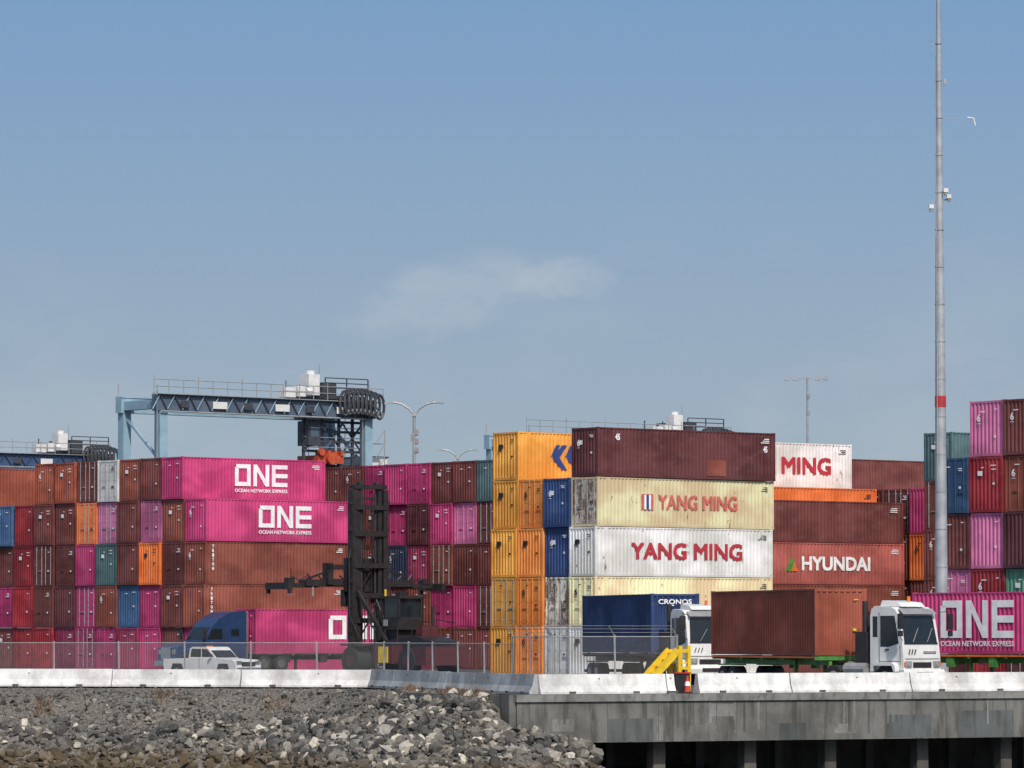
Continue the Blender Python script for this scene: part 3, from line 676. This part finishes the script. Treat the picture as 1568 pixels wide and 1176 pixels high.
def handler(x, y, ang):
    b = B()  # 0 dark 1 glass 2 rubber 3 yellow 4 steel 5 maroon
    H = 11.4
    for s in (-1, 1):
        b.bb(s*1.15-.18, s*1.15+.18, -.25, .25, .5, H-.3, 0); b.bb(s*.78-.12, s*.78+.12, -.15, .2, .9, H, 0)
        b.cyl((s*.5, .0, 1), (s*.5, .0, H-.5), .08, 0, 6); b.cyl((s*.25, .0, 1), (s*.25, .0, H-.9), .03, 0, 5)
        b.beam((s*1.0, -.3, 5.0), (s*.9, -3.2, 1.9), .2, .2, 0)
        b.path([(s*1.35, -.1, 7.5), (s*1.5, -.1, 7), (s*1.5, -.2, 3.5), (s*1.1, -.6, 2.2)], .035, 0, 5)
        for z in (2.5, 4, 5.5, 7, 8.6, 10.2): b.bb(s*1.36-.08, s*1.36+.08, -.2, .1, z, z+.25, 0)
        b.path([(s*.35, -.35, 4.5), (s*.6, -.9, 3.2), (s*.4, -1.6, 2.4)], .06, 0, 5)
    for z in (1.2, 3.1, 4.6, 6.4, 8.3, 9.9): b.bb(-1.2, 1.2, -.3, -.1, z, z+.3, 0)
    b.bb(-1.2, 1.2, -.25, .3, H-.25, H, 0); b.bb(-.9, .9, -.05, .15, H-.9, H-.75, 0)
    for s in (-.6, .6): b.cyl((s-.15, 0, H-.05), (s+.15, 0, H-.05), .22, 0, 12)
    for i in range(3): b.beam((-.8, -.05, 2+i*2.8), (.8, -.05, 4.4+i*2.8), .07, .07, 0)
    zc = 5.6
    b.bb(-1.4, 1.4, .3, .6, zc-.6, zc+1.4, 0); b.bb(-2.6, 1.6, .5, .8, zc+.7, zc+1.0, 0); b.bb(-2.6, -2.2, .5, 1.1, zc-.2, zc+1.1, 0)
    b.bb(-2.2, 2.2, .6, 1.5, zc-.25, zc+.15, 0); b.bb(-1.4, -.8, .6, .9, zc-1.5, zc-.5, 0); b.bb(.7, 1.3, .6, .9, zc-1.3, zc-.5, 5)
    for s in (-1, 1):
        b.bb(min(0, s*4), max(0, s*4), .75, 1.0, zc-.3, zc+.1, 0); b.bb(min(0, s*4), max(0, s*4), 1.35, 1.6, zc-.3, zc+.1, 0)
        b.bb(min(s*3, s*5.7), max(s*3, s*5.7), .95, 1.12, zc-.38, zc-.12, 0); b.bb(min(s*3, s*5.7), max(s*3, s*5.7), 1.25, 1.42, zc-.38, zc-.12, 0)
        b.bb(s*5.7-.14, s*5.7+.14, 0, 2.44, zc-.5, zc-.1, 0)
        for yy in (.08, 2.3): b.bb(s*5.7-.1, s*5.7+.1, yy-.09, yy+.09, zc-.75, zc-.4, 0)
        b.beam((s*1.4, .9, zc+.9), (s*3.9, .9, zc+.12), .1, .12, 0)
        for k in range(4): b.cyl((s*(1.2+k*.8), .85, zc+.1), (s*(1.5+k*.8), .85, zc+.35+.1*(k % 2)), .05, 0, 5)
        b.bb(s*5.0-.25, s*5.0+.25, .9, 1.3, zc-.1, zc+.2, 0)
        b.cyl((s*5.1, .8, zc+.2), (s*5.1, .8, zc+.75), .03, 0, 5); b.path([(s*3.9, .9, zc+.3), (s*4.4, .9, zc+.05), (s*5, .9, zc+.3)], .03, 0, 5)
    b.bb(-3.6, -3.5, .72, .75, zc-.9, zc-.35, 4)
    b.prism([(-7.6, .7), (-7.7, 2.0), (-6.0, 2.35), (-3.6, 2.1), (-.6, 1.7), (-.4, .8)], -1.0, 1.0, 0)
    nv = len(b.v)
    for i in range(nv-12, nv):
        vx, vy, vz = b.v[i]; b.v[i] = (vy, vx, vz)
    b.bb(-1.6, 1.6, -7.9, -6.6, .6, 1.7, 5)
    for s in (-1, 1):
        b.cyl((s*1.0, -.9, .85), (s*2.0, -.9, .85), .85, 2, 20); b.cyl((s*1.1, -6.1, .8), (s*1.7, -6.1, .8), .8, 2, 20)
        b.cyl((s*2.0, -.9, .85), (s*2.03, -.9, .85), .35, 5, 12); b.cyl((s*1.7, -6.1, .8), (s*1.73, -6.1, .8), .35, 5, 12)
        b.bb(min(s*1.0, s*2.0), max(s*1.0, s*2.0), -1.9, .1, 1.75, 1.85, 0)
        b.bb(min(s*1.0, s*1.75), max(s*1.0, s*1.75), -4.8, -3.0, .7, 1.8, 5)
        b.path([(s*1.5, -2.2, 1.9), (s*1.5, -2.2, 2.9), (s*1.5, -5.0, 2.9), (s*1.5, -5.0, 1.9)], .03, 0, 5)
        b.path([(s*.9, -5.6, 2.3), (s*.9, -5.6, 3.3), (s*.9, -7.5, 3.1), (s*.9, -7.5, 2.1)], .03, 0, 5)
    b.bb(1.75, 1.82, -4.6, -3.6, .75, 1.7, 3); b.bb(-1.82, -1.75, -4.4, -3.5, .75, 1.7, 3)
    cz = 2.7
    b.bb(-.9, .9, -4.3, -2.6, cz, cz+.75, 0); b.bb(-.95, .95, -4.4, -2.5, cz+1.85, cz+2.0, 0)
    b.bb(-.82, .82, -4.2, -2.7, cz+.75, cz+1.85, 1)
    for s in (-1, 1):
        for yy in (-4.3, -2.6): b.bb(s*.88-.05, s*.88+.05, yy-.05, yy+.05, cz+.7, cz+1.9, 0)
    b.bb(-.3, .3, -3.6, -3.2, cz+2.0, cz+2.25, 0); b.cyl((.6, -4.2, cz+2), (.6, -4.2, cz+3.1), .03, 0, 5); b.cyl((-.7, -2.7, cz+2), (-.7, -2.7, cz+2.4), .07, 3, 6)
    b.bb(-.7, .7, -4.0, -2.8, 2.0, 2.7, 0); b.cyl((.8, -5.4, 2.0), (.8, -5.4, 4.1), .12, 0, 8)
    b.bb(-.6, .6, -6.2, -5.6, 2.3, 2.9, 5); b.bb(-1.0, -.96, -3.3, -2.9, cz+.2, cz+.6, 4)
    return b.obj('container_handler', [M_DARK, M_GLASS, M_BLACKRUB, M_YEL, M_STEEL, plain('maroon_machine', (.09, .02, .025, 1))], (x, y, 0), ang)
handler(sx(564, 264), 264, D2(38))

b = B()
for s in (0, .7):
    b.beam((-1.55, s, .35), (-.1, s, 1.75), .12, .3, 0); b.bb(.35, .5, s-.07, s+.07, 0, 1.95, 0); b.bb(-.1, .05, s-.07, s+.07, 0, 1.8, 0); b.bb(-.1, .5, s-.05, s+.05, 1.65, 1.8, 0); b.bb(-.05, .45, s-.05, s+.05, .95, 1.07, 0)
    b.bb(-1.9, -1.5, s-.06, s+.06, .3, .42, 0)
for i in range(5): b.bb(-1.4+i*.3, -1.15+i*.3, .06, .64, .5+i*.28, .54+i*.28, 0)
b.bb(-.1, .5, 0, .7, 1.2, 1.25, 0)
b.obj('yellow_access_stairs', [M_YEL], (sx(1040, 183.6), 183.4, 0), wa)
b = B(); b.box((0, 0, .03), (.4, .4, .05), 1); b.cyl((0, 0, .05), (0, 0, .72), .15, 0, 14, .03); b.cyl((0, 0, .3), (0, 0, .48), .12, 2, 14, .085)
gx, gy = (GAP[0][0]+GAP[1][0])/2, (GAP[0][1]+GAP[1][1])/2
b.obj('traffic_cone', [plain('cone_red', (.5, .05, .02, 1)), M_BLACKRUB, M_WH], (gx+.12, gy, 0.006))
b = B(); b.bb(-.34, .34, -.1, .1, 0, .8, 0); b.bb(-.38, .38, -.14, .14, .8, .86, 1); b.bb(.1, .14, -.12, .12, .3, .4, 1)
b.obj('gap_dark_box', [M_DARK, M_RDL], (gx-.1, gy+.5, 0), wa)  # dark box added in the barrier gap to give its dark opening

# ------------------------------------------------------------------ cranes
M_MACH = plain('crane_machinery', (.05, .055, .065, 1), .5)
def rtg(x, y, ang, span=20.5, dep=5.0, zb=20.0, trol=.85, mg=None, ml=None, full=True):
    mg = mg or M_CRDK; ml = ml or M_CRANE
    b = B()  # 0 leg 1 girder 2 rail steel 3 dark 4 white 5 red/orange
    for yy in (0, dep):
        gm = 1 if yy == 0 else 0
        b.bb(-.6, span+.6, yy-.4, yy+.4, zb, zb+1.2, gm); b.bb(-.6, span+.6, yy-.46, yy+.46, zb+1.2, zb+1.3, gm)
        if yy:
            b.cyl((-.4, yy+.3, zb+1.3), (-.4, yy+.3, zb+2.3), .05, 2, 5)
        else:
            b.bb(-1.2, span+1.2, -.75, -.47, zb+1.3, zb+1.36, 2)
            yo = -.72
            for z in (1.9, 2.45): b.cyl((-1.2, yo, zb+z), (span+1.2, yo, zb+z), .035, 2, 5)
            n = 16
            for i in range(n+1):
                xx = -1.2+(span+2.4)*i/n; b.cyl((xx, yo, zb+1.3), (xx, yo, zb+2.5+(.25 if i % 3 == 0 else 0)), .035, 2, 5)
                if i < n: b.beam((xx, yo+.2, zb+.1), (xx+(span+2.4)/n/2, yo+.2, zb+1.25), .07, .07, 0); b.beam((xx+(span+2.4)/n, yo+.2, zb+.1), (xx+(span+2.4)/n/2, yo+.2, zb+1.25), .07, .07, 3)
            for i in range(6): b.bb(1.5+i*3.1, 2.3+i*3.1+.6*(i % 2), yo+.1, yo+.13, zb+.3, zb+.85, 4 if i % 2 else 3)
            b.cyl((-.4, -.55, zb-.05), (span, -.55, zb-.05), .07, 2, 6)
        for xx in (0, span):
            b.beam((xx, yy, 1.6), (xx, yy, zb-.002), .75, .75, 0)
            b.bb(xx-1, xx+1, yy-.35, yy+.35, .9, 1.7, 0)
            for w in (-.7, .7): b.cyl((xx+w, yy-.3, .75), (xx+w, yy+.3, .75), .75, 3, 14)
    for xx in (0, span):
        b.bb(xx-.35, xx+.35, .4, dep-.4, zb+.2, zb+.9, 0); b.bb(xx-.4, xx+.4, -1, dep+1, 1.75, 2.3, 0); b.beam((xx, 0, zb-4), (xx, dep, zb-.2), .2, .2, 0)
        b.path([(xx-.6, -.3, zb-7), (xx-.6, -.3, zb+2)], .05, 2, 5)
        b.path([(xx-.75, -.5, zb-5), (xx-.75, -.5, zb+1)], .03, 2, 5)
    b.bb(span+.6, span+2.6, .5, dep-.3, zb-4.6, zb-3.1, 4); b.bb(span+.5, span+2.7, .4, dep-.2, zb-3.1, zb-3.0, 3)
    for i in range(14):
        z = 3+i*1.15; b.bb(span+.4, span+1.3, -.8, -.1, z, z+.06, 2); b.cyl((span+1.3, -.8, z), (span+1.3, -.8, z+1.15), .04, 2, 5); b.beam((span+.4, -.8, z), (span+1.3, -.8, z+1.15), .05, .05, 2)
    tx = span*trol
    b.bb(tx-2.2, tx+2.2, -.2, dep+.2, zb+1.5, zb+1.8, 3); b.bb(tx-1.6, tx-.2, .8, dep-1, zb+1.8, zb+2.9, 3)
    b.bb(tx-3.4, tx-2.3, .3, 1.5, zb+1.8, zb+3.5, 4); b.cyl((tx-2.8, .9, zb+3.5), (tx-2.8, .9, zb+3.8), .35, 4, 10)
    b.bb(tx-6.4, tx-5.2, -.3, .6, zb+1.5, zb+2.3, 4); b.bb(tx-5.0, tx-4.2, -.3, .6, zb+1.6, zb+2.5, 4); b.cyl((tx-4.0, 0, zb+2), (tx-3.5, 0, zb+2), .35, 4, 10)
    for i in range(9):
        cxr = tx-.6+i*.42; n = 12; cz_ = zb+.9+.45*math.sin(i*.3+.6)
        pts = [(cxr+.5*math.cos(2*math.pi*k/n), -.85-.03*i, cz_+1.0*math.sin(2*math.pi*k/n)) for k in range(n+1)]
        b.path(pts, .12, 3, 5)
    b.bb(tx-.8, tx+3.2, -.8, -.5, zb+.3, zb+.6, 3); b.bb(tx-.4, tx+2.6, -.78, -.5, zb+.6, zb+1.5, 3)
    for xx in (-2.2, 0, 2.2):
        b.cyl((tx+xx, -.3, zb+1.8), (tx+xx, -.3, zb+3.2), .06, 3, 5); b.cyl((tx+xx, dep, zb+1.8), (tx+xx, dep, zb+3.2), .06, 3, 5)
    for z in (2.4, 2.8, 3.2): b.cyl((tx-2.2, -.3, zb+z), (tx+2.2, -.3, zb+z), .045, 3, 5)
    b.cyl((tx-1.8, 1, zb+2.9), (tx-1.8, 1, zb+4.4), .04, 2, 5)
    if full:
        b.bb(tx-3.4, tx-2.2, .3, 1.8, zb-2.3, zb-.3, 3); b.bb(tx-3.2, tx-2.4, .28, .3, zb-1.6, zb-.8, 1)
        for xx in (-3.4, -1.6, .2, 1.6, 2.6):
            b.beam((tx+xx, 1, zb-4.6), (tx+xx, 1, zb+1.5), .2, .2, 3)
        for z in (-.4, -1.2, -2.0, -2.8): b.bb(tx-3.5, tx+2.7, .85, 1.12, zb+z, zb+z+.2, 3)
        for z in (-.8, -1.6, -2.4): b.cyl((tx-3.5, .7, zb+z), (tx+2.7, .7, zb+z), .035, 2, 5)
        for i in range(3): b.beam((tx-3.4+i*2, .9, zb-2.7), (tx-1.4+i*2, .9, zb-.3), .13, .13, 1); b.beam((tx-1.4+i*2, 1.1, zb-2.7), (tx-3.4+i*2, 1.1, zb-.3), .1, .1, 3)
        for xx in (-1.2, 1.0):
            for yy in (1.2, 3.2): b.cyl((tx+xx, yy, zb-3.2), (tx+xx, yy, zb+1.5), .03, 3, 4)
        b.bb(tx-2.2, tx+.4, .6, 3.4, zb-3.7, zb-3.05, 5); b.bb(tx-5.2, tx+5.2, 1.6, 2.6, zb-4.3, zb-3.75, 3)
        b.cyl((tx-1.0, .2, zb-3.3), (tx-1.0, .6, zb-3.3), .5, 5, 12); b.cyl((tx-2.0, .3, zb-2.8), (tx-2.0, .6, zb-2.8), .3, 5, 12)
        for i in range(4): b.bb(tx-1.9+i*.65, tx-1.6+i*.65, .5, 1.4, zb-3.05, zb-2.65, 5)
    return b.obj('gantry_crane', [ml, mg, M_STEEL, M_MACH, M_CABW, plain('spreader_red', (.5, .08, .03, 1))], (x, y, 0), ang)
rtg(sx(246, 345), 345, D2(40), 20.5, 5.0, 20.0, .89)
rtg(sx(-170, 430), 430, D2(38), 24, 6, 19.2, .96, M_CRNAVY, M_CRNAVY, False)
rtg(sx(815, 398), 398, D2(38), 22, 6, 19.4, .93, M_CRDK, M_CRANE, False)
# ------------------------------------------------------------------ lamps and mast
def lamp_double(px, Y, zt, reach, rise):
    b = B(); b.cyl((0, 0, 0), (0, 0, zt), .2, 0, 10, .12)
    for s in (-1, 1):
        pts = [(0, 0, zt-.3), (s*reach*.2, 0, zt+rise*.35), (s*reach*.45, 0, zt+rise*.8), (s*reach*.7, 0, zt+rise), (s*reach*.85, 0, zt+rise*.98)]
        b.path(pts, .08, 0, 6); b.beam((s*reach*.8, 0, zt+rise), (s*reach*1.12, 0, zt+rise*.9), .35, .12, 0)
        b.beam((s*reach*.45, 0, zt+rise*.8), (s*reach*.7, 0, zt+rise*1.25), .05, .05, 0)
    for z in (1.6, 2.3, 3.0): b.box((.2, 0, zt-z), (.3, .3, .4), 2); b.cyl((.25, 0, zt-z-.3), (.25, 0, zt-z-.1), .1, 1, 8)
    b.box((-.2, 0, zt-2), (.2, .25, .5), 2); b.box((0, 0, zt-.2), (.35, .35, .3), 0)
    b.obj('street_lamp', [M_STEEL, M_CABW, M_GP], (sx(px, Y), Y, 0))
lamp_double(634, 345, 19.9, 2.1, .75); lamp_double(701, 480, 21.9, 2.0, .7)
b = B(); b.cyl((0, 0, 0), (0, 0, 24.2), .15, 0, 8, .08); b.beam((-1.8, 0, 24.1), (1.8, 0, 24.1), .08, .08, 0)
for x in (-1.7, -1.0, .9, 1.6): b.box((x, 0, 24.02), (.45, .4, .1), 0); b.box((x, 0, 24.2), (.1, .1, .25), 0)
for z in (22.6, 21.2): b.box((.1, 0, z), (.25, .25, .35), 1)
b.obj('street_lamp', [M_STEEL, M_GP], (sx(1237, 372), 372, 0))
M_POLE = plain('pole_galvanised', (.42, .44, .46, 1), .45, .3, .18, 1.2)
b = B(); Yp = 216; Hp = 36.5
b.cyl((0, 0, 0), (0, 0, 12.5), .34, 0, 20, .27); b.cyl((0, 0, 12.5), (0, 0, 22), .27, 0, 18, .2); b.cyl((0, 0, 22), (0, 0, 31), .19, 0, 16, .14); b.cyl((0, 0, 31), (0, 0, Hp), .13, 0, 12, .07)
z = 2.0
while z < 33:
    rad = .34-.20*z/32; b.cyl((0, 0, z), (0, 0, z+.06), rad+.02, 1, 16); z += 1.85
b.cyl((0, 0, 13.6), (0, 0, 14.15), .275, 2, 18)
for z0 in (23.6, 20.4, 17, 29.3, 10.5): b.cyl((.0, 0, z0), (0, 0, z0+.18), .26-.004*z0, 1, 12)
b.beam((-.4, -.1, 23.7), (.5, -.1, 23.9), .06, .06, 1)
for x, zz in ((.45, 24.0), (-.42, 23.5), (.3, 24.3)): b.box((x, -.2, zz), (.22, .35, .2), 3); b.cyl((x, -.25, zz-.25), (x, -.25, zz-.1), .1, 1, 8)
b.beam((0, -.1, 29.6), (.3, -.1, 29.8), .05, .05, 1); b.box((.3, -.1, 29.7), (.12, .15, .3), 1)
b.cyl((0, 0, 27.9), (1.6, 0, 27.85), .012, 1, 5); b.path([(1.4, 0, 27.95), (1.72, 0, 27.9), (1.8, 0, 27.55)], .04, 3, 6)
b.cyl((-.35, 0, 31.0), (-.35, 0, 32.2), .025, 1, 5); b.beam((-.35, 0, 31.6), (0, 0, 31.6), .03, .03, 1)
b.cyl((-.18, -.2, 2), (-.18, -.2, 30), .022, 1, 5)
b.cyl((0, 0, 0), (0, 0, .5), .5, 1, 12)
b.obj('camera_mast', [M_POLE, M_STEEL, plain('red_band', col(165, 36, 44)), M_CABW], (sx(1441, Yp), Yp, 0))

# ------------------------------------------------------------------ world and sun
SE, SR = D2(46), D2(163)
w = bpy.data.worlds.new('World'); bpy.context.scene.world = w; w.use_nodes = True
nt = w.node_tree; nt.nodes.clear()
out = nd(nt, 'ShaderNodeOutputWorld'); bg1 = nd(nt, 'ShaderNodeBackground'); bg2 = nd(nt, 'ShaderNodeBackground'); ms = nd(nt, 'ShaderNodeMixShader')
sky = nd(nt, 'ShaderNodeTexSky'); sky.sky_type = 'NISHITA'; sky.sun_disc = False; sky.sun_elevation = SE; sky.sun_rotation = SR; sky.dust_density = 2.5
nt.links.new(sky.outputs[0], bg1.inputs[0]); bg1.inputs[1].default_value = .13
tc = nd(nt, 'ShaderNodeTexCoord'); se = nd(nt, 'ShaderNodeSeparateXYZ'); nt.links.new(tc.outputs['Generated'], se.inputs[0])
mr = nd(nt, 'ShaderNodeMapRange'); nt.links.new(se.outputs[2], mr.inputs[0]); mr.inputs[1].default_value = 0; mr.inputs[2].default_value = .15
cr = nd(nt, 'ShaderNodeValToRGB'); nt.links.new(mr.outputs[0], cr.inputs[0]); e = cr.color_ramp.elements
def L3(r, g, b): return (lin(r), lin(g), lin(b), 1)
e[0].color = L3(168, 180, 189); e[1].color = L3(122, 158, 197)
q = e.new(.33); q.color = L3(157, 175, 191); q = e.new(.7); q.color = L3(138, 166, 195)
mp = nd(nt, 'ShaderNodeMapping'); mp.inputs['Scale'].default_value = (1, 1, 2.0); nt.links.new(tc.outputs['Generated'], mp.inputs[0])
cn = noise(nt, mp.outputs[0], 75, 7, .6); cn2 = noise(nt, mp.outputs[0], 16, 6, .58)
def M(op, a, b=None, c=None):
    n = nd(nt, 'ShaderNodeMath', operation=op)
    for i, v in enumerate((a, b, c)):
        if v is None: continue
        if isinstance(v, (int, float)): n.inputs[i].default_value = v
        else: nt.links.new(v, n.inputs[i])
    return n.outputs[0]
def blob(cx, cz, rx, rz, tilt=0):
    dx = M('SUBTRACT', se.outputs[0], cx); dz = M('SUBTRACT', M('SUBTRACT', se.outputs[2], cz), M('MULTIPLY', dx, tilt))
    r2 = M('ADD', M('POWER', M('ABSOLUTE', M('DIVIDE', dx, rx)), 2.0), M('POWER', M('ABSOLUTE', M('DIVIDE', dz, rz)), 2.0))
    r2 = M('ADD', r2, M('MULTIPLY', M('SUBTRACT', cn, .5), 3.2))
    return ramp(nt, r2, 1.5, -.3)
c1 = M('MAXIMUM', M('MULTIPLY', blob(.010, .081, .012, .0048), .55), M('MULTIPLY', blob(-.012, .0775, .026, .0085, .2), .38))
c2 = M('MULTIPLY', M('MULTIPLY', ramp(nt, cn2, .46, .72), ramp(nt, se.outputs[2], .11, .05)), .28)
cf = M('MAXIMUM', c1, c2)
skyc = mixc(nt, cf, cr.outputs[0], L3(188, 196, 204))
nt.links.new(skyc, bg2.inputs[0]); bg2.inputs[1].default_value = 1.0
nt.links.new(ramp(nt, se.outputs[2], .45, .17), ms.inputs[0]); nt.links.new(bg1.outputs[0], ms.inputs[1]); nt.links.new(bg2.outputs[0], ms.inputs[2]); nt.links.new(ms.outputs[0], out.inputs[0])
sl = bpy.data.lights.new('sun', 'SUN'); sl.energy = 3.1; sl.angle = D2(.8); sl.color = (1, .94, .86)
so = bpy.data.objects.new('sun', sl); bpy.context.collection.objects.link(so)
sv = Vector((math.sin(SR)*math.cos(SE), math.cos(SR)*math.cos(SE), math.sin(SE)))
so.rotation_euler = sv.to_track_quat('Z', 'Y').to_euler(); so.location = (0, -20, 60)
cd = bpy.data.cameras.new('camera'); cd.sensor_width = 36; cd.lens = 36*F/1568; cd.clip_end = 12000; cd.clip_start = 1
co = bpy.data.objects.new('camera', cd); bpy.context.collection.objects.link(co)
co.location = (0, 0, 2.4); co.rotation_euler = (math.pi/2+math.atan(384/F), 0, 0)
bpy.context.scene.camera = co
s = bpy.context.scene; s.view_settings.view_transform = 'Standard'; s.view_settings.look = 'None'; s.view_settings.exposure = 0
